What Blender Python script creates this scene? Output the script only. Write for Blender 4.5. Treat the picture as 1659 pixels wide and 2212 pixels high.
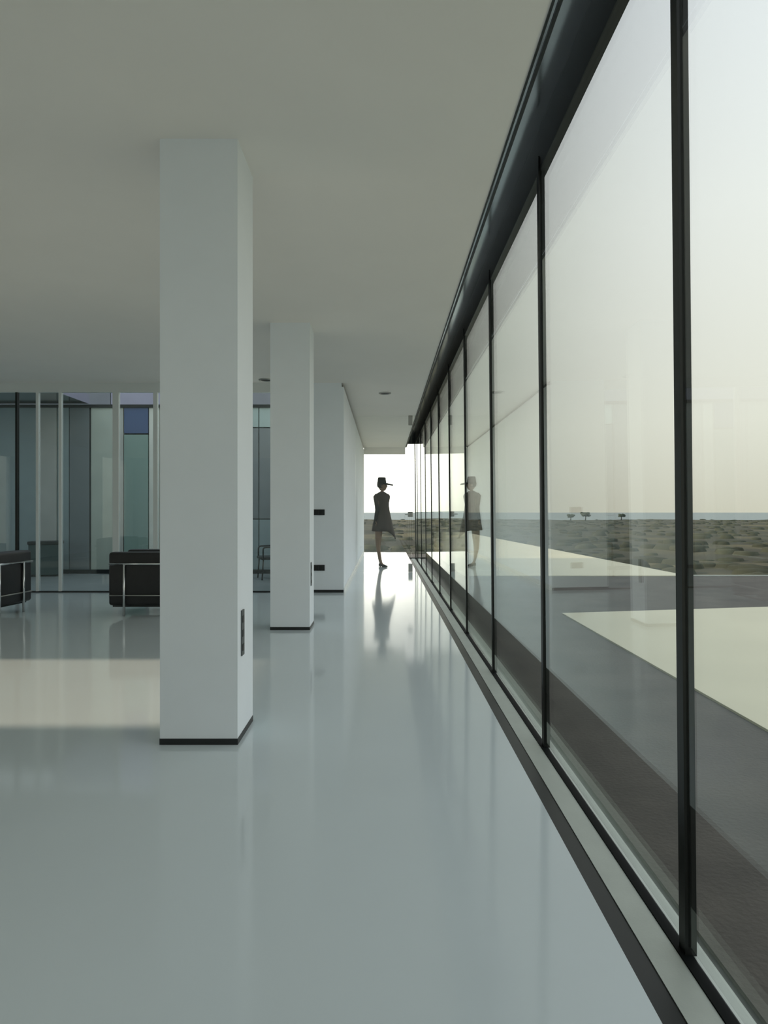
import bpy, bmesh, math, random
from mathutils import Vector, Matrix
random.seed(7)
R = math.radians
for o in list(bpy.data.objects):
    bpy.data.objects.remove(o)
scene = bpy.context.scene
C = scene.collection

# ------------------------------------------------------------------ camera
EYE = 1.2
cam_d = bpy.data.cameras.new('camera')
cam = bpy.data.objects.new('camera', cam_d); C.objects.link(cam)
cam.location = (0, 0, EYE); cam.rotation_euler = (R(90), 0, 0)
cam_d.sensor_fit = 'VERTICAL'; cam_d.sensor_height = 36.0
cam_d.lens = 1450.0 / 2212.0 * 36.0
cam_d.clip_start = 0.02; cam_d.clip_end = 60000
scene.camera = cam

# ------------------------------------------------------------------ sky
world = bpy.data.worlds.new('hazy_evening_sky'); scene.world = world
world.use_nodes = True
nt = world.node_tree; nt.nodes.clear()
def wn(t, **k):
    n = nt.nodes.new(t)
    for a, b in k.items(): setattr(n, a, b)
    return n
tc = wn('ShaderNodeTexCoord'); nrm = wn('ShaderNodeVectorMath', operation='NORMALIZE')
nt.links.new(tc.outputs['Generated'], nrm.inputs[0])
sep = wn('ShaderNodeSeparateXYZ'); nt.links.new(nrm.outputs[0], sep.inputs[0])
ramp = wn('ShaderNodeValToRGB')
els = ramp.color_ramp.elements
els[0].position = 0.0; els[0].color = (0.77, 0.74, 0.62, 1)
els[1].position = 1.0; els[1].color = (1.0, 1.10, 1.30, 1)
e = els.new(0.12); e.color = (0.95, 0.935, 0.83, 1)
e = els.new(0.38); e.color = (1.04, 1.06, 1.04, 1)
nt.links.new(sep.outputs['Z'], ramp.inputs[0])
# broad hazy glow of the low evening sun behind the cloud, ahead of the camera
dot = wn('ShaderNodeVectorMath', operation='DOT_PRODUCT')
g = Vector((0.0, 1.0, 0.06)).normalized()
dot.inputs[1].default_value = g
nt.links.new(nrm.outputs[0], dot.inputs[0])
mx = wn('ShaderNodeMath', operation='MAXIMUM'); mx.inputs[1].default_value = 0.0
nt.links.new(dot.outputs['Value'], mx.inputs[0])
pw = wn('ShaderNodeMath', operation='POWER'); pw.inputs[1].default_value = 280.0
nt.links.new(mx.outputs[0], pw.inputs[0])
gl = wn('ShaderNodeMixRGB', blend_type='ADD'); gl.inputs[2].default_value = (2.9, 2.8, 2.5, 1)
nt.links.new(pw.outputs[0], gl.inputs[0]); nt.links.new(ramp.outputs[0], gl.inputs[1])
bg = wn('ShaderNodeBackground'); bg.inputs['Strength'].default_value = 1.0
nt.links.new(gl.outputs[0], bg.inputs[0])
wo = wn('ShaderNodeOutputWorld'); nt.links.new(bg.outputs[0], wo.inputs[0])

# low soft sun through the haze, entering by the left-hand window
sun_d = bpy.data.lights.new('sun', 'SUN'); sun = bpy.data.objects.new('sun', sun_d); C.objects.link(sun)
sun_d.energy = 4.5; sun_d.angle = R(1.2); sun_d.color = (1.0, 0.82, 0.62)
sun.rotation_euler = Vector((0.955, 0.0, -0.30)).to_track_quat('-Z', 'Y').to_euler()

scene.view_settings.view_transform = 'Standard'; scene.view_settings.look = 'None'
scene.view_settings.exposure = 0.0; scene.view_settings.gamma = 1.0
scene.view_settings.use_curve_mapping = False
scene.cycles.transparent_max_bounces = 32
scene.cycles.max_bounces = 12; scene.cycles.diffuse_bounces = 6; scene.cycles.glossy_bounces = 6

# ------------------------------------------------------------------ materials
def srgb(r, g, b):
    f = lambda c: (c/255/12.92) if c/255 <= 0.04045 else ((c/255+0.055)/1.055)**2.4
    return (f(r), f(g), f(b), 1)
def mat(name, col, rough=0.6, metal=0.0, spec=0.5, noise=0.0, nscale=4.0, bump=0.0, bscale=60.0, coat=0.0, rnoise=0.0):
    m = bpy.data.materials.new(name); m.use_nodes = True
    t = m.node_tree; p = t.nodes['Principled BSDF']
    p.inputs['Base Color'].default_value = col
    p.inputs['Roughness'].default_value = rough; p.inputs['Metallic'].default_value = metal
    p.inputs['Specular IOR Level'].default_value = spec
    if coat: p.inputs['Coat Weight'].default_value = coat; p.inputs['Coat Roughness'].default_value = 0.08
    tcn = t.nodes.new('ShaderNodeTexCoord')
    if noise:
        n = t.nodes.new('ShaderNodeTexNoise'); n.inputs['Scale'].default_value = nscale; n.inputs['Detail'].default_value = 6
        t.links.new(tcn.outputs['Object'], n.inputs['Vector'])
        mr = t.nodes.new('ShaderNodeMapRange'); mr.inputs[1].default_value = 0.3; mr.inputs[2].default_value = 0.7
        mr.inputs[3].default_value = 1-noise; mr.inputs[4].default_value = 1+noise
        t.links.new(n.outputs['Fac'], mr.inputs[0])
        mm = t.nodes.new('ShaderNodeVectorMath'); mm.operation = 'SCALE'; mm.inputs[0].default_value = col[:3]
        t.links.new(mr.outputs[0], mm.inputs['Scale']); t.links.new(mm.outputs[0], p.inputs['Base Color'])
        if rnoise:
            m2 = t.nodes.new('ShaderNodeMapRange'); m2.inputs[1].default_value = 0.3; m2.inputs[2].default_value = 0.7
            m2.inputs[3].default_value = rough-rnoise; m2.inputs[4].default_value = rough+rnoise
            t.links.new(n.outputs['Fac'], m2.inputs[0]); t.links.new(m2.outputs[0], p.inputs['Roughness'])
    if bump:
        n = t.nodes.new('ShaderNodeTexNoise'); n.inputs['Scale'].default_value = bscale; n.inputs['Detail'].default_value = 5
        t.links.new(tcn.outputs['Object'], n.inputs['Vector'])
        b = t.nodes.new('ShaderNodeBump'); b.inputs['Strength'].default_value = bump; b.inputs['Distance'].default_value = 0.01
        t.links.new(n.outputs['Fac'], b.inputs['Height']); t.links.new(b.outputs[0], p.inputs['Normal'])
    return m
def glass(name, tint, r0=0.04, rough=0.0, double=False, power=4.7):
    """thin architectural glass: tinted transmission + Schlick reflection on each face"""
    m = bpy.data.materials.new(name); m.use_nodes = True
    t = m.node_tree; t.nodes.clear()
    out = t.nodes.new('ShaderNodeOutputMaterial'); mix = t.nodes.new('ShaderNodeMixShader')
    tr = t.nodes.new('ShaderNodeBsdfTransparent'); tr.inputs[0].default_value = tint
    gs = t.nodes.new('ShaderNodeBsdfGlossy'); gs.inputs['Roughness'].default_value = rough
    gs.inputs[0].default_value = (0.96, 1.0, 0.97, 1)
    lw = t.nodes.new('ShaderNodeLayerWeight'); lw.inputs[0].default_value = 0.5
    p = t.nodes.new('ShaderNodeMath'); p.operation = 'POWER'; p.inputs[1].default_value = power
    t.links.new(lw.outputs['Facing'], p.inputs[0])
    s = t.nodes.new('ShaderNodeMath'); s.operation = 'MULTIPLY_ADD'; s.inputs[1].default_value = 1-r0; s.inputs[2].default_value = r0
    t.links.new(p.outputs[0], s.inputs[0])
    if double:
        a = t.nodes.new('ShaderNodeMath'); a.operation = 'ADD'; a.inputs[1].default_value = 1.0; t.links.new(s.outputs[0], a.inputs[0])
        d = t.nodes.new('ShaderNodeMath'); d.operation = 'DIVIDE'; t.links.new(s.outputs[0], d.inputs[0]); t.links.new(a.outputs[0], d.inputs[1])
        s = t.nodes.new('ShaderNodeMath'); s.operation = 'MULTIPLY'; s.inputs[1].default_value = 2.0; t.links.new(d.outputs[0], s.inputs[0])
    t.links.new(s.outputs[0], mix.inputs[0])
    t.links.new(tr.outputs[0], mix.inputs[1]); t.links.new(gs.outputs[0], mix.inputs[2]); t.links.new(mix.outputs[0], out.inputs[0])
    return m

M = {}
M['floor'] = mat('pale_grey_epoxy', (0.64, 0.71, 0.73, 1), 0.085, spec=0.5, noise=0.025, nscale=0.7, rnoise=0.012)
M['plaster'] = mat('white_plaster', (0.825, 0.875, 0.92, 1), 0.75, spec=0.25, noise=0.015, nscale=3, bump=0.03, bscale=200)
M['ceiling'] = mat('ceiling_plaster', (0.88, 0.855, 0.815, 1), 0.85, spec=0.2, noise=0.015, nscale=1.5)
M['dark'] = mat('dark_bronze_aluminium', srgb(31, 34, 33), 0.4, metal=0.3)
M['black'] = mat('black_plastic', srgb(24, 28, 29), 0.45)
M['rail'] = mat('matt_black_rail', (0.006, 0.008, 0.008, 1), 0.7, spec=0.1)
M['soffit'] = mat('grey_metal_soffit', (0.60, 0.61, 0.63, 1), 0.14, metal=1.0, noise=0.04, nscale=2)
M['sill'] = mat('brushed_aluminium_sill', (0.50, 0.54, 0.49, 1), 0.5, metal=0.2, noise=0.05, nscale=6, bump=0.05, bscale=120)
M['trim_light'] = mat('pale_aluminium', (0.45, 0.45, 0.42, 1), 0.4, metal=0.4)
M['white_frame'] = mat('white_lacquered_aluminium', (0.74, 0.77, 0.76, 1), 0.35)
M['chrome'] = mat('polished_chrome', (0.72, 0.73, 0.74, 1), 0.12, metal=1.0)
M['socket_grey'] = mat('dark_grey_plastic', srgb(78, 84, 86), 0.5)
M['steel'] = mat('brushed_steel', (0.42, 0.42, 0.40, 1), 0.35, metal=0.8)
M['leather'] = mat('black_leather', (0.014, 0.014, 0.015, 1), 0.42, noise=0.2, nscale=12, bump=0.15, bscale=180)
M['glass'] = glass('green_tinted_glass', (0.94, 0.955, 0.94, 1), 0.02, double=True, power=6.2)
M['glass_clear'] = glass('clear_glass', (0.985, 0.99, 0.985, 1), 0.035)
M['glass_court'] = glass('teal_tinted_glass', (0.86, 0.92, 0.93, 1), 0.05)
M['terrace'] = mat('dark_asphalt_paving', (0.08, 0.071, 0.058, 1), 0.75, noise=0.28, nscale=2.2, bump=0.6, bscale=45)
M['pale'] = mat('pale_concrete', (0.71, 0.675, 0.49, 1), 0.7, noise=0.05, nscale=0.6, bump=0.05)
M['court_floor'] = mat('grey_courtyard_paving', (0.20, 0.225, 0.22, 1), 0.5, noise=0.08, nscale=2)
M['sea'] = mat('grey_sea', (0.21, 0.255, 0.255, 1), 0.6, spec=0.3)

# ------------------------------------------------------------------ mesh helpers
def bm_box(bm, x0, x1, y0, y1, z0, z1, shear=0.0, bevel=0.0):
    """axis box; shear leans it: x moves by shear*(z-1.2)"""
    vs = []
    for z in (z0, z1):
        for x, y in ((x0, y0), (x1, y0), (x1, y1), (x0, y1)):
            vs.append(bm.verts.new((x + shear*(z-1.2), y, z)))
    fs = [(3,2,1,0), (4,5,6,7), (0,1,5,4), (1,2,6,5), (2,3,7,6), (3,0,4,7)]
    faces = [bm.faces.new([vs[i] for i in f]) for f in fs]
    if bevel:
        es = list({e for f in faces for e in f.edges})
        bmesh.ops.bevel(bm, geom=es, offset=bevel, segments=3, profile=0.5, affect='EDGES')
    return vs
def bm_tube(bm, pts, r, n=10, cap=True):
    """round tube along a polyline; r a number or a list"""
    pts = [Vector(p) for p in pts]; rings = []
    rs = r if isinstance(r, (list, tuple)) else [r]*len(pts)
    up = None
    for i, p in enumerate(pts):
        t = (pts[min(i+1, len(pts)-1)] - pts[max(i-1, 0)]).normalized()
        if up is None:
            a = Vector((0,0,1)) if abs(t.z) < 0.9 else Vector((1,0,0))
            up = (a - t*a.dot(t)).normalized()
        else:
            up = (up - t*up.dot(t)).normalized()
        s = t.cross(up)
        rings.append([bm.verts.new(p + (up*math.cos(2*math.pi*k/n) + s*math.sin(2*math.pi*k/n))*rs[i]) for k in range(n)])
    for a, b in zip(rings, rings[1:]):
        for k in range(n):
            bm.faces.new((a[k], a[(k+1) % n], b[(k+1) % n], b[k]))
    if cap:
        bm.faces.new(rings[0][::-1]); bm.faces.new(rings[-1])
def bm_ellipsoid(bm, c, rx, ry, rz, u=20, v=14):
    mtx = Matrix.Translation(c) @ Matrix.Diagonal((rx, ry, rz, 1))
    return bmesh.ops.create_uvsphere(bm, u_segments=u, v_segments=v, radius=1.0, matrix=mtx)['verts']
def rounded(pts, rad, n=6):
    """polyline with rounded corners"""
    pts = [Vector(p) for p in pts]; out = [pts[0]]
    for a, b, c in zip(pts, pts[1:], pts[2:]):
        u = (a-b).normalized(); w = (c-b).normalized()
        for i in range(n+1):
            s = i/n
            p0 = b+u*rad; p2 = b+w*rad
            out.append(p0*(1-s)**2 + b*2*s*(1-s) + p2*s*s)
    out.append(pts[-1]); return out
def link(name, bm, m, parent=None, smooth=False):
    me = bpy.data.meshes.new(name)
    bmesh.ops.recalc_face_normals(bm, faces=bm.faces)
    bm.to_mesh(me); bm.free()
    if smooth:
        for p in me.polygons: p.use_smooth = True
    o = bpy.data.objects.new(name, me); C.objects.link(o)
    me.materials.append(m)
    if parent: o.parent = parent
    return o
def box(name, m, x0, x1, y0, y1, z0, z1, parent=None, shear=0.0, bevel=0.0):
    bm = bmesh.new(); bm_box(bm, x0, x1, y0, y1, z0, z1, shear, bevel)
    return link(name, bm, m, parent)
def empty(name, loc=(0, 0, 0), rz=0.0):
    o = bpy.data.objects.new(name, None); C.objects.link(o)
    o.location = loc; o.rotation_euler = (0, 0, rz); o.empty_display_size = 0.1
    return o
def tag(o, label, cat=None, group=None, kind=None):
    o['label'] = label
    if cat: o['category'] = cat
    if group: o['group'] = group
    if kind: o['kind'] = kind
    return o
def prism(name, m, poly, z0, z1, parent=None):
    bm = bmesh.new()
    a = [bm.verts.new((x, y, z0)) for x, y in poly]; b = [bm.verts.new((x, y, z1)) for x, y in poly]
    bm.faces.new(a[::-1]); bm.faces.new(b)
    n = len(poly)
    for i in range(n): bm.faces.new((a[i], a[(i+1) % n], b[(i+1) % n], b[i]))
    return link(name, bm, m, parent)

# ------------------------------------------------------------------ main dimensions
H = 3.124                      # ceiling
XF = 0.657                     # edge of the floor along the glass wall
XG = 0.945                     # glass plane
ZS = -0.19                     # sunken track and terrace level
YE = 20.0                      # end of the corridor
XB, XW = -1.43, -0.60          # block beside the corridor
YB, YC = 10.0, 13.2            # courtyard front and back
XL, Y0 = -9.0, -4.0
LEAN = -0.0095

# ------------------------------------------------------------------ shell
L = [(XL, Y0), (XF-0.004, Y0), (XF-0.004, YE+0.05), (XB, YE+0.05), (XB, YB+0.04), (XL, YB+0.04)]
tag(prism('floor', M['floor'], L, -0.6, 0.0), 'glossy pale grey seamless resin floor', 'floor', kind='structure')
Lc = [(XL, Y0), (0.632, Y0), (0.632, YE+0.15), (XB, YE+0.15), (XB, YB+0.08), (XL, YB+0.08)]
tag(prism('ceiling', M['ceiling'], Lc, H, 3.80), 'plain pale plaster ceiling', 'ceiling', kind='structure')
tag(box('wall_back', M['plaster'], XL, 1.05, Y0-0.2, Y0, -0.6, 3.8), 'white wall behind the viewpoint', 'wall', kind='structure')

# corridor block: the wall beside the walkway
wb = empty('wall_corridor', (XW, YB, 0))
tag(wb, 'white wall block running along the corridor beyond the second column', 'wall', kind='structure')
def wpart(name, m, x0, x1, y0, y1, z0, z1, parent=wb):
    return box(name, m, x0-XW, x1-XW, y0-YB, y1-YB, z0, z1, parent)
wpart('wall_body', M['plaster'], XB, XW, YB, YE+0.1, 0.0, 3.065)
wpart('shadow_gap', M['dark'], XB, XW-0.03, YB+0.002, YE+0.1, 3.065, H)
wpart('top_band', M['plaster'], XB, XW-0.03, YB, YB+0.002, 3.065, H)
wpart('plinth', M['black'], XB, XW-0.002, YB-0.006, YB, 0.0, 0.042)
wpart('skirting', M['white_frame'], XW, XW+0.008, YB+0.01, YE, 0.0, 0.07)
for z in (1.195, 0.37):
    so = wpart('socket_plate', M['black'], -1.06, -0.884, YB-0.012, YB, z-0.043, z+0.043)
    for dx in (0.022, 0.082):
        wpart('rocker', M['dark'], -1.05+dx, -1.05+dx+0.05, YB-0.016, YB-0.012, z-0.03, z+0.03, wb).parent = so

# end of the corridor: lintel and clear full-width opening
w2 = empty('window_2', (0.2, YE, 0)); tag(w2, 'bright full-height glazed end of the corridor', 'window', kind='structure')
def w2p(name, m, x0, x1, y0, y1, z0, z1): return box(name, m, x0-0.2, x1-0.2, y0-YE, y1-YE, z0, z1, w2)
w2p('lintel', M['ceiling'], XW, 0.632, YE+0.02, YE+0.14, 2.93, H)
w2p('glass_pane', M['glass_clear'], XW, XG-0.03, YE+0.06, YE+0.072, 0.0, 3.21)
w2p('threshold', M['trim_light'], XW, XF, YE+0.05, YE+0.12, -0.6, 0.004)
w2p('head_rail', M['dark'], 0.672, 1.05, YE+0.02, YE+0.12, 3.235, 3.46)
w2p('track_end', M['dark'], XF, 1.02, YE+0.06, YE+0.12, -0.6, ZS+0.03)

# ceiling edge trim along the pocket
tr1 = empty('trim_1', (0.632, 8, H)); tag(tr1, 'thin striped metal trim along the ceiling edge', 'trim', kind='structure')
for nm, m, a, b, zz in (('edge_bead', M['black'], 0.0, 0.010, -0.006), ('edge_strip', M['soffit'], 0.010, 0.026, 0.004), ('edge_channel', M['black'], 0.026, 0.040, -0.004)):
    box(nm, m, a, b, Y0-8, YE+0.02-8, zz, 0.336, tr1)
tag(box('trim_2', M['soffit'], 0.672, 1.05, Y0, YE+0.15, 3.457, 3.80), 'dark grey metal soffit of the blind pocket above the glass', 'trim', kind='structure')

# sunken track in front of the glass
tr3 = empty('trim_3', (XF, 8, ZS)); tag(tr3, 'sunken metal track and sill strips at the foot of the glass wall', 'trim', kind='structure')
def t3(name, m, x0, x1, z0, z1): return box(name, m, x0-XF, x1-XF, Y0-8, YE+0.05-8, z0, z1, tr3)
t3('floor_edge_profile', M['dark'], XF-0.004, XF, -0.41, 0.189)
t3('track_bed', M['dark'], XF, 0.826, -0.41, -0.004)
t3('inner_sill', M['sill'], 0.826, 0.926, -0.41, 0.0)
t3('outer_sill', M['sill'], 0.968, 1.017, -0.41, -0.006)
t3('drain_slot', M['black'], 1.017, 1.045, -0.41, -0.02)

# ------------------------------------------------------------------ long glass wall
w1 = empty('window_1', (XG, 8, ZS)); tag(w1, 'long full-height tinted glass wall on the right with thin dark mullions', 'window', kind='structure')
def fbox(name, m, x0, x1, y0, y1, z0, z1):
    bm = bmesh.new(); bm_box(bm, x0, x1, y0, y1, z0, z1, LEAN)
    for v in bm.verts: v.co -= Vector((XG, 8, ZS))
    return link(name, bm, m, w1)
SP = 1.86
mull = [2.10 + SP*k for k in range(-3, 10)]
for y in mull:
    fbox('mullion', M['dark'], 0.930, 0.966, y, y+0.045, ZS, 3.30)
fbox('corner_post', M['dark'], 0.925, 0.985, YE-0.02, YE+0.05, ZS, 3.30)
ys = mull + [YE-0.02]
for a, b in zip(ys, ys[1:]):
    fbox('glass_pane', M['glass'], XG-0.006, XG+0.006, a+0.045, b, ZS+0.02, 3.30)
fbox('bottom_rail', M['rail'], 0.914, 0.953, Y0, YE, ZS-0.05, ZS+0.004)
fbox('head_rail', M['dark'], 0.936, 0.985, Y0, YE, 3.213, 3.457)

# ------------------------------------------------------------------ columns
def column(y, label):
    c = empty('column', (-0.955, y+0.2, 0)); tag(c, label, 'column', 'square columns')
    box('shaft', M['plaster'], -0.2, 0.2, -0.2, 0.2, 0.032, H, c)
    box('plinth', M['black'], -0.202, 0.202, -0.202, 0.202, 0.0, 0.032, c)
    pl = box('socket_plate', M['socket_grey'], 0.2, 0.207, -0.12, -0.06, 0.44, 0.68, c)
    for z in (0.465, 0.54, 0.615): box('socket', M['black'], 0.207, 0.209, -0.11, -0.07, z-0.0, z+0.035, c).parent = pl
    return c
column(3.46, 'nearest and largest white square column with black plinth')
column(6.82, 'farther white square column standing behind the nearest one')

# ------------------------------------------------------------------ courtyard glazing
w3 = empty('window_3', (-5.2, YB, 0)); tag(w3, 'white framed glazing of the inner courtyard behind the chairs', 'window', kind='structure')
def w3p(name, m, x0, x1, y0, y1, z0, z1): return box(name, m, x0+5.2, x1+5.2, y0-YB, y1-YB, z0, z1, w3)
w3p('head_rail', M['white_frame'], XL, XB, YB, YB+0.06, 2.985, H)
w3p('bottom_track', M['dark'], XL, XB, YB, YB+0.05, 0.0, 0.02)
edges = [XL]
for x, wd, m in ((-7.3, 0.03, 'dark'), (-5.48, 0.03, 'dark'), (-5.17, 0.035, 'white_frame'), (-4.83, 0.04, 'white_frame'), (-4.0, 0.09, 'white_frame'), (-3.41, 0.06, 'white_frame'), (-2.42, 0.05, 'white_frame')):
    w3p('frame_post', M[m], x-wd/2, x+wd/2, YB, YB+0.06, 0.02, 2.985); edges += [x-wd/2, x+wd/2]
edges.append(XB)
for a, b in zip(edges[0::2], edges[1::2]):
    w3p('glass_pane', M['glass_court'], a, b, YB+0.025, YB+0.037, 0.02, 2.985)

# ------------------------------------------------------------------ courtyard
tag(box('courtyard_floor', M['court_floor'], XL, XB, YB+0.08, YC+0.2, -0.6, -0.01), 'grey paving of the inner courtyard', 'paving', kind='structure')
wc = empty('wall_courtyard', (-5.2, YC, 0)); tag(wc, 'panelled back wall of the inner courtyard', 'wall', kind='structure')
def cp(name, m, x0, x1, z0, z1, y0=YC, y1=YC+0.12): return box(name, m, x0+5.2, x1+5.2, y0-YC, y1-YC, z0, z1, wc)
def cm(name, c, r=0.5): return mat(name, c, r, noise=0.06, nscale=3)
c_grey = cm('grey_curtain', (0.50, 0.505, 0.47, 1), 0.8); c_dark = cm('dark_slate_panel', (0.20, 0.225, 0.235, 1))
c_green = cm('green_grey_panel', (0.50, 0.55, 0.48, 1)); c_teal = cm('dark_teal_panel', (0.30, 0.37, 0.38, 1), 0.3)
c_beige = cm('beige_panel', (0.72, 0.73, 0.66, 1)); c_blue = mat('blue_sky_reflection', (0.08, 0.125, 0.25, 1), 0.12)
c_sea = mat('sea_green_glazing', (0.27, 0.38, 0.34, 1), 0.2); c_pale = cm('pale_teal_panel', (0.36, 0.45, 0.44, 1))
cp('base_strip', M['black'], XL, XB, 0.0, 0.07, YC-0.02)
for x0, x1, m in ((-9.0, -7.9, c_teal), (-7.88, -6.85, c_teal), (-6.83, -6.44, c_grey), (-6.42, -6.2, c_teal), (-6.18, -5.8, c_dark), (-5.76, -5.29, c_green), (-5.27, -5.13, c_grey), (-4.62, -4.42, c_beige), (-4.40, -3.55, c_grey), (-3.53, -2.66, c_dark)):
    cp('panel', m, x0, x1, 0.07, 3.25)
cp('glazed_panel', c_sea, -5.11, -4.64, 0.07, 2.72); cp('sky_reflection_pane', c_blue, -5.11, -4.64, 2.75, 3.25)  # upper pane coloured blue to stand in for the sky reflected in the glass
for x0, x1 in ((-2.64, -2.47), (-2.45, -1.95), (-1.93, -1.43)):
    cp('panel', c_teal, x0, x1, 0.07, 1.05); cp('panel', c_dark, x0, x1, 1.07, 2.85); cp('panel', c_pale, x0, x1, 2.87, 3.25)
cp('backing', M['dark'], XL, XB, 0.0, 3.25, YC+0.12, YC+0.2)
cp('coping', M['dark'], XL, XB, 3.25, 3.31, YC-0.03, YC+0.22)
tag(box('courtyard_canopy', M['soffit'], XL, -5.78, YB+1.7, YC-0.04, 3.32, 3.5), 'flat dark canopy over the left part of the courtyard', 'canopy', kind='structure')

wr = empty('wall_rear', (-5.2, 15.0, 0)); tag(wr, 'lavender grey upper wall of the rear wing showing above the courtyard', 'wall', kind='structure')
lav = cm('lavender_render', (0.42, 0.41, 0.53, 1), 0.8); lavg = cm('grey_lavender_render', (0.26, 0.27, 0.31, 1), 0.8)
for x0, x1, m in ((-9.0, -6.12, lavg), (-6.10, -4.0, lav), (-3.98, XB, lavg)): box('panel', m, x0+5.2, x1+5.2, 0, 0.2, -0.6, 5.0, wr)

# left outer wall with its tall window (outside the frame, the source of the warm floor light)
wl = empty('wall_left', (XL, 4, 0)); tag(wl, 'white outer wall at the far left with one tall window', 'wall', kind='structure')
for nm, a, b, z0, z1 in (('wall_body', Y0-0.2, -3.6, -0.6, 3.8), ('wall_body', -1.4, 3.72, -0.6, 3.8), ('wall_head', -3.6, -1.4, 3.0, 3.8), ('wall_body', 5.50, YC+0.2, -0.6, 3.8), ('wall_head', 3.72, 5.50, 2.55, 3.8)):
    box(nm, M['plaster'], -0.2, 0, a-4, b-4, z0, z1, wl)
w4 = empty('window_4', (XL-0.1, 4.61, 0)); tag(w4, 'tall clear window in the far left wall', 'window', kind='structure')
box('glass_pane', M['glass_clear'], -0.006, 0.006, -0.89, 0.89, 0.0, 2.55, w4)
for y in (-0.87, 0.87): box('frame_post', M['white_frame'], -0.03, 0.03, y-0.02, y+0.02, 0.0, 2.55, w4)
w6 = empty('added_window_6', (XL-0.1, -2.5, 0)); tag(w6, 'added unseen wide window in the far left wall for bounce light', 'window', kind='structure')  # added out of view so sunlit floor bounces light onto ceiling and columns
for a in (-1.1, 0.0): box('glass_pane', M['glass_clear'], -0.006, 0.006, a+0.02, a+1.08, 0.0, 3.0, w6)
for y in (-1.08, 0.0, 1.08): box('frame_post', M['white_frame'], -0.03, 0.03, y-0.02, y+0.02, 0.0, 3.0, w6)

# ------------------------------------------------------------------ glass door across the corridor
YD = 13.4
d1 = empty('door_1', (0.526, YD, 0)); tag(d1, 'frameless clear glass door across the corridor with metal patch fittings', 'door', kind='structure')
box('glass_leaf', M['glass_clear'], -1.09, 0.02, -0.005, 0.005, 0.012, H-0.012, d1)
box('glass_sidelight', M['glass_clear'], 0.026, 0.126, -0.005, 0.005, 0.002, H-0.002, d1)
for z0, z1 in ((0.002, 0.17), (2.93, H-0.002)):
    box('patch_fitting', M['steel'], -0.04, 0.045, -0.018, 0.018, z0, z1, d1, bevel=0.006)
lk = box('lock_case', M['steel'], -0.05, 0.05, -0.02, 0.02, 1.10, 1.205, d1, bevel=0.01)
bm = bmesh.new(); bm_tube(bm, [(-0.02, -0.02, 1.15), (-0.02, -0.05, 1.15), (-0.11, -0.05, 1.15)], 0.009)
ha = link('handle', bm, M['steel'], d1, True); ha.parent = lk

# ------------------------------------------------------------------ ceiling lights
def downlight(x, y, r, label):
    o = empty('recessed_downlight', (x, y, H)); tag(o, label, 'ceiling light', 'recessed ceiling lights')
    bm = bmesh.new(); n = 28; rings = []
    for rr, z in ((r, 0.0), (r, -0.012), (r*0.82, -0.016), (r*0.78, -0.004), (r*0.78, 0.0)):
        rings.append([bm.verts.new((rr*math.cos(2*math.pi*k/n), rr*math.sin(2*math.pi*k/n), z)) for k in range(n)])
    for a, b in zip(rings, rings[1:]):
        for k in range(n): bm.faces.new((a[k], a[(k+1) % n], b[(k+1) % n], b[k]))
    link('trim_ring', bm, M['steel'], o, True)
    bm = bmesh.new(); bmesh.ops.create_cone(bm, cap_ends=True, segments=n, radius1=r*0.77, radius2=r*0.7, depth=0.006, matrix=Matrix.Translation((0, 0, -0.004)))
    link('lens', bm, M['black'], o)
downlight(0.015, 10.85, 0.10, 'small dark recessed downlight in the ceiling above the corridor')
downlight(-1.72, 9.75, 0.10, 'recessed downlight in the ceiling near the courtyard glazing between the columns')

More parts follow.
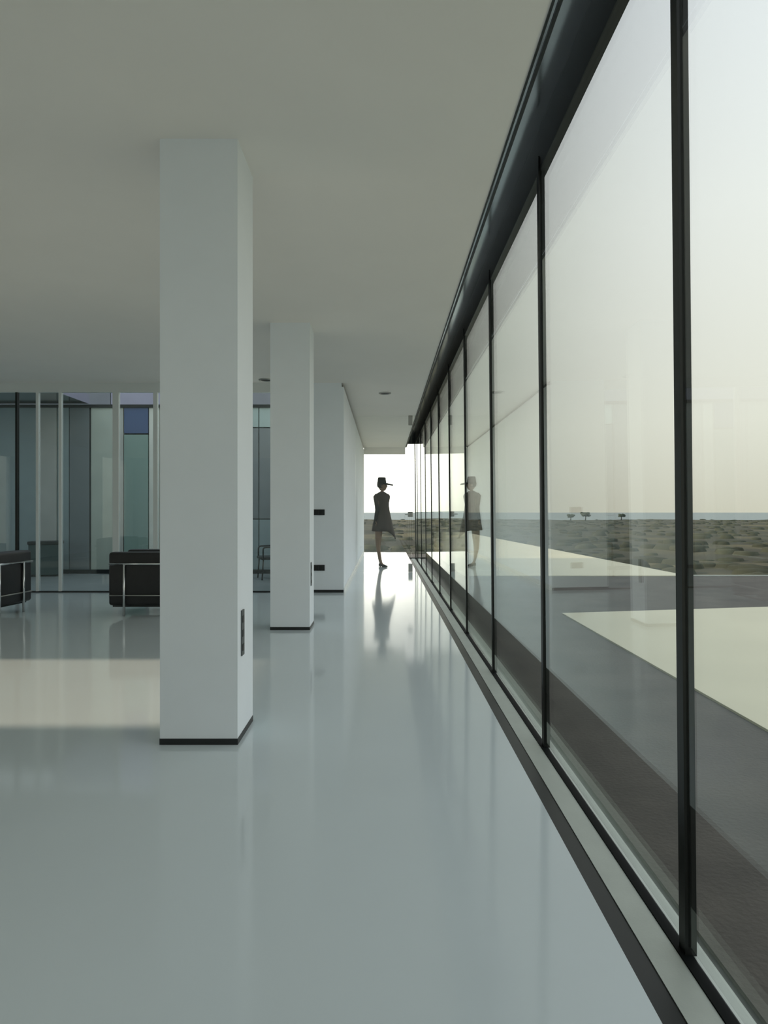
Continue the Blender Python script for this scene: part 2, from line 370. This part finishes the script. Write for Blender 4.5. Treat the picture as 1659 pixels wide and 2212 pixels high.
# ------------------------------------------------------------------ lounge chairs
def lounge_chair(loc, rz, label):
    c = empty('lounge_chair', loc, rz); tag(c, label, 'armchair', 'black leather lounge chairs')
    D, W = 0.74, 0.78                        # local: front is +x, width along y
    def cushion(name, x0, x1, y0, y1, z0, z1, bev=0.035):
        bm = bmesh.new(); bm_box(bm, x0, x1, y0, y1, z0, z1, 0, bev)
        return link(name, bm, M['leather'], c, True)
    hx, hy = D/2, W/2
    for s in (-1, 1):
        cushion('arm_cushion', -hx+0.03, hx, min(s*(hy-0.03), s*(hy-0.19)), max(s*(hy-0.03), s*(hy-0.19)), 0.115, 0.735)
    cushion('back_cushion', -hx+0.03, -hx+0.20, -hy+0.192, hy-0.192, 0.20, 0.75)
    cushion('seat_cushion', -hx+0.202, hx+0.01, -hy+0.192, hy-0.192, 0.26, 0.46, 0.04)
    cushion('lower_cushion', -hx+0.202, hx-0.01, -hy+0.192, hy-0.192, 0.115, 0.258, 0.03)
    t = 0.014
    zt = 0.60
    bm = bmesh.new()
    bm_tube(bm, rounded([(hx-0.02, -hy+t, zt), (-hx+t, -hy+t, zt), (-hx+t, hy-t, zt), (hx-0.02, hy-t, zt)], 0.06), t)
    link('top_rail', bm, M['chrome'], c, True)
    for sx in (hx-0.19, -hx+0.12):
        for s in (-1, 1):
            bm = bmesh.new(); bm_tube(bm, [(sx, s*(hy-t), zt), (sx, s*(hy-t), 0.0)], t*1.05)
            link('leg', bm, M['chrome'], c, True)
    bm = bmesh.new()
    q = 0.008; zb = 0.235
    bm_tube(bm, [(hx-0.02, -hy+0.02, zb), (-hx+0.02, -hy+0.02, zb), (-hx+0.02, hy-0.02, zb), (hx-0.02, hy-0.02, zb), (hx-0.02, -hy+0.02, zb)], q)
    link('lower_rail', bm, M['steel'], c, True)
    bm = bmesh.new()
    for s in (-1, 1): bm_box(bm, -hx+0.03, hx-0.03, s*(hy-0.1)-0.012, s*(hy-0.1)+0.012, 0.095, 0.115)
    bm_box(bm, -hx+0.05, -hx+0.075, -hy+0.1, hy-0.1, 0.095, 0.115); bm_box(bm, hx-0.075, hx-0.05, -hy+0.1, hy-0.1, 0.095, 0.115)
    link('under_frame', bm, M['dark'], c)
    return c
lounge_chair((-2.82, 8.12, 0), math.pi, 'black leather and chrome lounge chair half hidden behind the nearest column')
lounge_chair((-4.72, 7.92, 0), R(84), 'black leather and chrome lounge chair cut off by the left edge')

# courtyard furniture
cb = empty('storage_box', (-6.42, 12.75, -0.01), R(14)); tag(cb, 'dark low storage box against the courtyard wall, seen through the glazing', 'box')
box('body', mat('dark_teal_lacquer', (0.045, 0.075, 0.075, 1), 0.4), -0.26, 0.26, -0.2, 0.2, 0.03, 0.60, cb, bevel=0.01)
box('lid', M['black'], -0.275, 0.275, -0.215, 0.215, 0.60, 0.66, cb, bevel=0.012)
for sx in (-0.22, 0.22):
    for sy in (-0.16, 0.16): box('foot', M['black'], sx-0.02, sx+0.02, sy-0.02, sy+0.02, 0.0, 0.03, cb)
gc = empty('garden_chair', (-2.02, 12.2, -0.01), R(200)); tag(gc, 'dark garden chair in the courtyard seen between the two columns', 'chair')
box('seat', M['black'], -0.25, 0.25, -0.25, 0.25, 0.36, 0.41, gc, bevel=0.015)
bm = bmesh.new(); bm_box(bm, -0.25, -0.21, -0.25, 0.25, 0.41, 0.78)
for v in bm.verts: v.co.x -= (v.co.z-0.41)*0.35
link('backrest', bm, M['black'], gc)
for s in (-1, 1):
    bm = bmesh.new(); bm_tube(bm, rounded([(0.22, s*0.25, 0.38), (0.22, s*0.25, 0.58), (-0.28, s*0.25, 0.60)], 0.05), 0.014)
    link('armrest', bm, M['black'], gc, True)
    for x in (-0.21, 0.21):
        bm = bmesh.new(); bm_tube(bm, [(x, s*0.22, 0.36), (x*1.12, s*0.23, 0.0)], 0.013)
        link('leg', bm, M['black'], gc, True)

# ------------------------------------------------------------------ the walking figure
PX, PY = -0.045, 14.67
coat_m = mat('brown_wool', (0.055, 0.045, 0.038, 1), 0.85, noise=0.15, nscale=25)
skin_m = mat('skin', (0.20, 0.13, 0.085, 1), 0.55); black_m = mat('black_fabric', (0.008, 0.008, 0.008, 1), 0.7)
hair_m = mat('dark_hair', (0.02, 0.016, 0.012, 1), 0.5); hat_m = mat('black_felt', (0.012, 0.012, 0.011, 1), 0.8)
eye_m = mat('eye', (0.6, 0.6, 0.58, 1), 0.3)
def skin_mesh(chains, levels=2):
    """chains: list of (points with radius, index of (chain, point) it starts from)"""
    me = bpy.data.meshes.new('skeleton'); vs = []; es = []; rad = []; idx = {}
    for ci, (pts, par) in enumerate(chains):
        prev = idx[par] if par else None
        for pi, (x, y, z, r) in enumerate(pts):
            vs.append((x, y, z)); rad.append(r); i = len(vs)-1; idx[(ci, pi)] = i
            if prev is not None: es.append((prev, i))
            prev = i
    me.from_pydata(vs, es, [])
    o = bpy.data.objects.new('skeleton', me); C.objects.link(o)
    o.modifiers.new('skin', 'SKIN')
    for i, s in enumerate(me.skin_vertices[0].data):
        s.radius = (rad[i], rad[i]); s.use_root = (i == 0)
    sb = o.modifiers.new('sub', 'SUBSURF'); sb.levels = levels; sb.render_levels = levels
    dg = bpy.context.evaluated_depsgraph_get()
    ev = o.evaluated_get(dg); out = bpy.data.meshes.new_from_object(ev)
    bpy.data.objects.remove(o); return out
def hand(cx, cy, cz, s):
    """palm and five fingers hanging down from the wrist at (cx,cy,cz)"""
    ch = []
    for k, (dy, ln) in enumerate(((-0.027, 0.062), (-0.009, 0.074), (0.009, 0.078), (0.027, 0.068))):
        ch.append([(cx+0.004, cy+dy, cz-0.085, 0.009), (cx+0.012, cy+dy, cz-0.085-ln*0.5, 0.0085), (cx+0.026, cy+dy*0.9, cz-0.085-ln, 0.0068)])
    ch.append([(cx+0.012, cy+s*0.032, cz-0.045, 0.010), (cx+0.024, cy+s*0.048, cz-0.075, 0.0088), (cx+0.032, cy+s*0.050, cz-0.10, 0.007)])
    return ch
pr = empty('person', (PX, PY, 0)); tag(pr, 'walking person in brown flared coat and black peaked hat at the corridor end', 'person')
chains = [
 ([(-0.045, 0, 0.95, 0.125), (-0.03, 0, 1.12, 0.105), (-0.015, 0, 1.30, 0.115), (-0.01, 0, 1.48, 0.11), (0.0, 0, 1.60, 0.055), (0.01, 0, 1.68, 0.047)], None),
 ([(-0.07, -0.085, 0.86, 0.085), (-0.085, -0.085, 0.66, 0.068), (-0.092, -0.08, 0.48, 0.048), (-0.075, -0.08, 0.36, 0.047), (-0.035, -0.08, 0.17, 0.031), (-0.012, -0.08, 0.085, 0.028), (0.035, -0.08, 0.035, 0.024), (0.095, -0.08, 0.022, 0.018)], (0, 0)),
 ([(-0.06, 0.085, 0.86, 0.085), (-0.065, 0.085, 0.66, 0.068), (-0.07, 0.085, 0.48, 0.048), (-0.075, 0.085, 0.36, 0.046), (-0.055, 0.085, 0.17, 0.031), (-0.035, 0.085, 0.085, 0.028), (0.01, 0.085, 0.035, 0.024), (0.065, 0.085, 0.022, 0.018)], (0, 0)),
 ([(-0.135, -0.06, 1.545, 0.048), (-0.118, -0.10, 1.38, 0.040), (-0.105, -0.12, 1.24, 0.036), (-0.130, -0.125, 1.10, 0.030), (-0.142, -0.12, 1.03, 0.024), (-0.142, -0.12, 0.975, 0.030), (-0.140, -0.12, 0.945, 0.028)], (0, 3)),
 ([(0.125, 0.05, 1.545, 0.048), (0.105, 0.06, 1.38, 0.040), (0.095, 0.06, 1.24, 0.036), (0.115, 0.06, 1.10, 0.030), (0.12, 0.06, 1.03, 0.024), (0.12, 0.06, 0.975, 0.030), (0.12, 0.06, 0.945, 0.028)], (0, 3)),
]
for ci, (cx, cy, s) in ((3, (-0.142, -0.12, -1)), (4, (0.12, 0.06, 1))):
    for k, f in enumerate(hand(cx, cy, 1.03, s)): chains.append((f, (ci, 6 if k < 4 else 5)))
bm = bmesh.new(); bm.from_mesh(skin_mesh(chains))
hv = bm_ellipsoid(bm, (0.012, 0, 1.775), 0.092, 0.074, 0.118, 24, 18)
for v in hv:                                     # face: chin, brow, nose, mouth on the +x side
    p = v.co - Vector((0.012, 0, 1.775))
    if p.x > 0.02:
        w = max(0, 1-abs(p.y)/0.018)*max(0, 1-abs(p.z+0.012)/0.035); v.co.x += 0.024*w
        w = max(0, 1-abs(p.y)/0.035)*max(0, 1-abs(p.z+0.062)/0.022); v.co.x += 0.008*w
        w = max(0, 1-abs(p.y)/0.05)*max(0, 1-abs(p.z+0.098)/0.03); v.co.x += 0.016*w
    if p.z < -0.04: v.co.y *= 0.86
for s in (-1, 1): bm_ellipsoid(bm, (0.0, s*0.074, 1.77), 0.018, 0.008, 0.03, 10, 8)
body = link('body', bm, skin_m, pr, True)
for s in (-1, 1):
    bm = bmesh.new(); bm_ellipsoid(bm, (0.090, s*0.028, 1.787), 0.010, 0.013, 0.009, 10, 8); link('eye', bm, eye_m, pr, True)
bm = bmesh.new(); bm_ellipsoid(bm, (-0.012, 0, 1.80), 0.098, 0.084, 0.112, 20, 14)
for v in bm.verts:
    if v.co.x > 0.03 and v.co.z < 1.83: v.co.x = 0.03
    if v.co.z < 1.74: v.co.z = 1.74-(1.74-v.co.z)*0.5
link('hair', bm, hair_m, pr, True)
# hat: tall flat crown and a long peak pointing ahead
bm = bmesh.new(); n = 26; rings = []
for rx, ry, z in ((0.098, 0.086, 1.815), (0.101, 0.088, 1.83), (0.096, 0.085, 1.87), (0.088, 0.079, 1.925), (0.084, 0.075, 1.948), (0.075, 0.068, 1.957), (0.002, 0.002, 1.957)):
    rings.append([bm.verts.new((rx*math.cos(2*math.pi*k/n)-0.003, ry*math.sin(2*math.pi*k/n), z)) for k in range(n)])
for a, b in zip(rings, rings[1:]):
    for k in range(n): bm.faces.new((a[k], a[(k+1) % n], b[(k+1) % n], b[k]))
bm.faces.new(rings[0][::-1])
hat = link('hat', bm, hat_m, pr, True)
bm = bmesh.new(); n = 12; top = []; bot = []
for k in range(n+1):
    a = -math.pi*0.5 + math.pi*k/n
    for lst, dz in ((top, 0.016), (bot, -0.016)):
        i = (0.05*math.cos(a)+0.03, 0.082*math.sin(a)); o_ = (0.215*math.cos(a)+0.03, 0.098*math.sin(a))
        lst.append((bm.verts.new((i[0], i[1], 1.822+dz)), bm.verts.new((o_[0], o_[1], 1.822+dz-0.035*math.cos(a)))))
for k in range(n):
    bm.faces.new((top[k][0], top[k][1], top[k+1][1], top[k+1][0])); bm.faces.new((bot[k][0], bot[k+1][0], bot[k+1][1], bot[k][1]))
    bm.faces.new((top[k][1], bot[k][1], bot[k+1][1], top[k+1][1])); bm.faces.new((top[k][0], top[k+1][0], bot[k+1][0], bot[k][0]))
bm.faces.new((top[0][0], bot[0][0], bot[0][1], top[0][1])); bm.faces.new((top[n][0], top[n][1], bot[n][1], bot[n][0]))
link('peak', bm, hat_m, hat, True)
# flared coat, a lofted shell whose front corner swings forward
bm = bmesh.new(); n = 40; rings = []
prof = ((1.635, 0.005, 0.055, 0.055), (1.605, 0.0, 0.095, 0.085), (1.585, 0.0, 0.145, 0.11), (1.55, 0.0, 0.170, 0.13), (1.50, 0.005, 0.158, 0.13), (1.42, 0.015, 0.132, 0.125), (1.33, 0.022, 0.126, 0.125), (1.22, 0.028, 0.135, 0.13), (1.08, 0.018, 0.172, 0.16), (0.95, 0.012, 0.200, 0.185), (0.86, 0.010, 0.212, 0.20), (0.78, 0.012, 0.222, 0.205))
for i, (z, cx, rx, ry) in enumerate(prof):
    rg = []
    for k in range(n):
        a = 2*math.pi*k/n; f = max(0, math.cos(a)); u = max(0, (1.10-z)/0.30)
        fold = 1+0.05*u*math.sin(9*a)
        x = cx+rx*math.cos(a)*fold+0.055*u*f**3; y = ry*math.sin(a)*fold
        rg.append(bm.verts.new((x, y, z-0.16*u*f**4)))
    rings.append(rg)
for a, b in zip(rings, rings[1:]):
    for k in range(n): bm.faces.new((a[k], a[(k+1) % n], b[(k+1) % n], b[k]))
co = link('coat', bm, coat_m, pr, True)
sm = co.modifiers.new('thick', 'SOLIDIFY'); sm.thickness = 0.008; sm.offset = 1
# sleeves, long black gloves, shoes
def limb(name, pts, m, parent=pr):
    bm = bmesh.new(); bm_tube(bm, [p[:3] for p in pts], [p[3] for p in pts], 14); return link(name, bm, m, parent, True)
limb('sleeve', [(-0.11, -0.05, 1.575, 0.042), (-0.138, -0.065, 1.53, 0.054), (-0.120, -0.10, 1.39, 0.047), (-0.114, -0.108, 1.34, 0.045)], coat_m)
limb('sleeve', [(0.10, 0.045, 1.575, 0.042), (0.128, 0.052, 1.53, 0.054), (0.107, 0.06, 1.39, 0.047), (0.102, 0.06, 1.34, 0.045)], coat_m)
limb('glove', [(-0.116, -0.105, 1.37, 0.042), (-0.105, -0.12, 1.24, 0.043), (-0.130, -0.125, 1.10, 0.036), (-0.142, -0.12, 1.03, 0.030), (-0.142, -0.12, 0.975, 0.037), (-0.138, -0.12, 0.94, 0.034)], black_m)
limb('glove', [(0.103, 0.06, 1.37, 0.042), (0.095, 0.06, 1.24, 0.042), (0.115, 0.06, 1.10, 0.036), (0.12, 0.06, 1.03, 0.030), (0.12, 0.06, 0.975, 0.037), (0.12, 0.06, 0.94, 0.034)], black_m)
for dx, y in ((0.0, -0.08), (-0.025, 0.085)):
    bm = bmesh.new()
    bm_tube(bm, [(-0.045+dx, y, 0.055), (-0.02+dx, y, 0.048), (0.04+dx, y, 0.030), (0.09+dx, y, 0.020), (0.125+dx, y, 0.014)], [0.022, 0.031, 0.030, 0.022, 0.010], 14)
    for v in bm.verts: v.co.z = max(v.co.z, 0.0)
    bm_tube(bm, [(-0.028+dx, y, 0.05), (-0.034+dx, y, 0.0)], [0.018, 0.009], 10)
    link('shoe', bm, black_m, pr, True)

# ------------------------------------------------------------------ outside
tag(box('terrace', M['terrace'], 1.045, 34.0, -12.0, 14.6, -1.4, ZS-0.005), 'dark weathered terrace paving outside the glass', 'terrace', kind='structure')
tag(box('terrace_walk', M['terrace'], 1.045, 1.7, 14.6, 20.0, -1.4, ZS-0.005), 'narrow dark strip of paving along the far end of the glass', 'terrace', kind='structure')
tag(box('terrace_apron', M['terrace'], -1.6, 1.045, YE+0.12, 22.5, -1.4, ZS-0.02), 'dark paving strip just outside the corridor end', 'terrace', kind='structure')
tag(prism('pale_slab', M['pale'], [(2.43, -12), (12.0, -12), (12.0, 11.0), (2.43, 9.16)], ZS-0.3, ZS+0.012), 'near pale concrete platform on the dark terrace', 'platform', 'pale concrete platforms')
tag(prism('pale_slab', M['pale'], [(1.7, 14.6), (6.62, 14.6), (5.5, 46.0), (3.4, 46.0), (1.7, 20.0)], -1.4, ZS+0.006), 'far pale concrete platform tapering toward the horizon', 'platform', 'pale concrete platforms')
tag(box('terrace_kerb', M['sill'], 6.62, 34.0, 14.6, 14.72, -1.4, ZS+0.01), 'thin pale kerb at the far edge of the terrace', 'kerb', kind='structure')

# scrubland and sea
land_m = bpy.data.materials.new('dry_scrubland'); land_m.use_nodes = True
t = land_m.node_tree; p = t.nodes['Principled BSDF']; p.inputs['Roughness'].default_value = 0.95; p.inputs['Specular IOR Level'].default_value = 0.1
tcn = t.nodes.new('ShaderNodeTexCoord'); n1 = t.nodes.new('ShaderNodeTexNoise'); n1.inputs['Scale'].default_value = 0.09; n1.inputs['Detail'].default_value = 8
t.links.new(tcn.outputs['Object'], n1.inputs['Vector'])
cr = t.nodes.new('ShaderNodeValToRGB'); cr.color_ramp.elements[0].position = 0.36; cr.color_ramp.elements[0].color = (0.05, 0.052, 0.04, 1)
cr.color_ramp.elements[1].position = 0.68; cr.color_ramp.elements[1].color = (0.15, 0.135, 0.075, 1)
e = cr.color_ramp.elements.new(0.52); e.color = (0.075, 0.074, 0.055, 1)
t.links.new(n1.outputs['Fac'], cr.inputs[0]); t.links.new(cr.outputs[0], p.inputs['Base Color'])
ZL = -1.6
bm = bmesh.new(); nx, ny = 90, 60
def land_z(x, y): return ZL + 0.22*math.sin(x*0.11+y*0.05)*math.sin(y*0.09+1.0) + 0.1*math.sin(x*0.37+y*0.29) - max(0, (y-240)/40)*0.6
grid = []
for j in range(ny+1):
    yy = -40 + 330*(j/ny)**1.6
    grid.append([bm.verts.new((-260+620*i/nx, yy, land_z(-260+620*i/nx, yy) if yy > 14 else ZL)) for i in range(nx+1)])
for j in range(ny):
    for i in range(nx): bm.faces.new((grid[j][i], grid[j][i+1], grid[j+1][i+1], grid[j+1][i]))
tag(link('land', bm, land_m, None, True), 'dark olive scrubland between the terrace and the sea', 'land', kind='structure')
bm = bmesh.new()
v = [bm.verts.new(c) for c in ((-30000, 200, -26), (30000, 200, -26), (30000, 30000, -26), (-30000, 30000, -26))]; bm.faces.new(v)
tag(link('sea', bm, M['sea']), 'hazy grey-green sea on the horizon', 'sea', kind='structure')
bush_m = mat('olive_scrub', (0.06, 0.064, 0.045, 1), 0.95, spec=0.1, noise=0.35, nscale=0.3)
bm = bmesh.new(); rnd = random.Random(3)
for k in range(1500):
    y = 24 + 215*rnd.random()**1.7; x = -0.2*y-4 + rnd.random()*(0.2*y+4+0.78*y)
    if y < 48 and 0.5 < x < 7.5: continue
    if y < 26 and x < 2: continue
    s = rnd.uniform(0.12, 0.34); w = s*rnd.uniform(2.0, 4.0); a0 = rnd.random()*6
    z = land_z(x, y)
    top_ = bm.verts.new((x+rnd.uniform(-.1, .1), y, z+s)); mid = []; low = []
    for i in range(7):
        a = a0+2*math.pi*i/7; f = rnd.uniform(0.75, 1.2)
        mid.append(bm.verts.new((x+0.8*w*f*math.cos(a), y+0.8*w*f*math.sin(a), z+s*rnd.uniform(0.5, 0.8))))
        low.append(bm.verts.new((x+w*f*math.cos(a), y+w*f*math.sin(a), z-0.1)))
    for i in range(7):
        bm.faces.new((top_, mid[i], mid[(i+1) % 7])); bm.faces.new((mid[i], low[i], low[(i+1) % 7], mid[(i+1) % 7]))
tag(link('scrub', bm, bush_m, None, True), 'low olive scrub covering the land beyond the terrace', 'scrub', kind='stuff')
leaf_m = mat('dark_pine_foliage', (0.05, 0.065, 0.035, 1), 0.9, noise=0.4, nscale=1.0); bark_m = mat('bark', (0.06, 0.05, 0.04, 1), 0.9)
def tree(x, y, h, label, seed):
    rn = random.Random(seed); z = land_z(x, y)-0.1
    o = empty('distant_tree', (x, y, z)); tag(o, label, 'tree', 'trees on the horizon')
    bm = bmesh.new(); bm_tube(bm, [(0, 0, 0), (0.1, 0, h*0.3), (0.0, 0, h*0.65)], [0.2, 0.16, 0.1], 8); link('trunk', bm, bark_m, o, True)
    bm = bmesh.new()
    for k in range(16):
        a = rn.random()*6.28; d = rn.random()*h*0.45
        vv = bmesh.ops.create_icosphere(bm, subdivisions=2, radius=1, matrix=Matrix.Translation((d*math.cos(a), d*math.sin(a), h*rn.uniform(0.55, 0.85))) @ Matrix.Diagonal((h*.2, h*.2, h*.13, 1)))['verts']
        for q in vv: q.co += Vector((rn.uniform(-1, 1), rn.uniform(-1, 1), rn.uniform(-1, 1)))*h*0.035
    link('crown', bm, leaf_m, o)
tree(62.5, 225, 2.5, 'leftmost of the three tiny trees on the horizon', 1)
tree(67.5, 225, 2.9, 'tallest and rightmost of the paired tiny trees on the horizon', 2)
tree(79.5, 225, 2.3, 'small tree on the horizon farthest from the other two', 5)
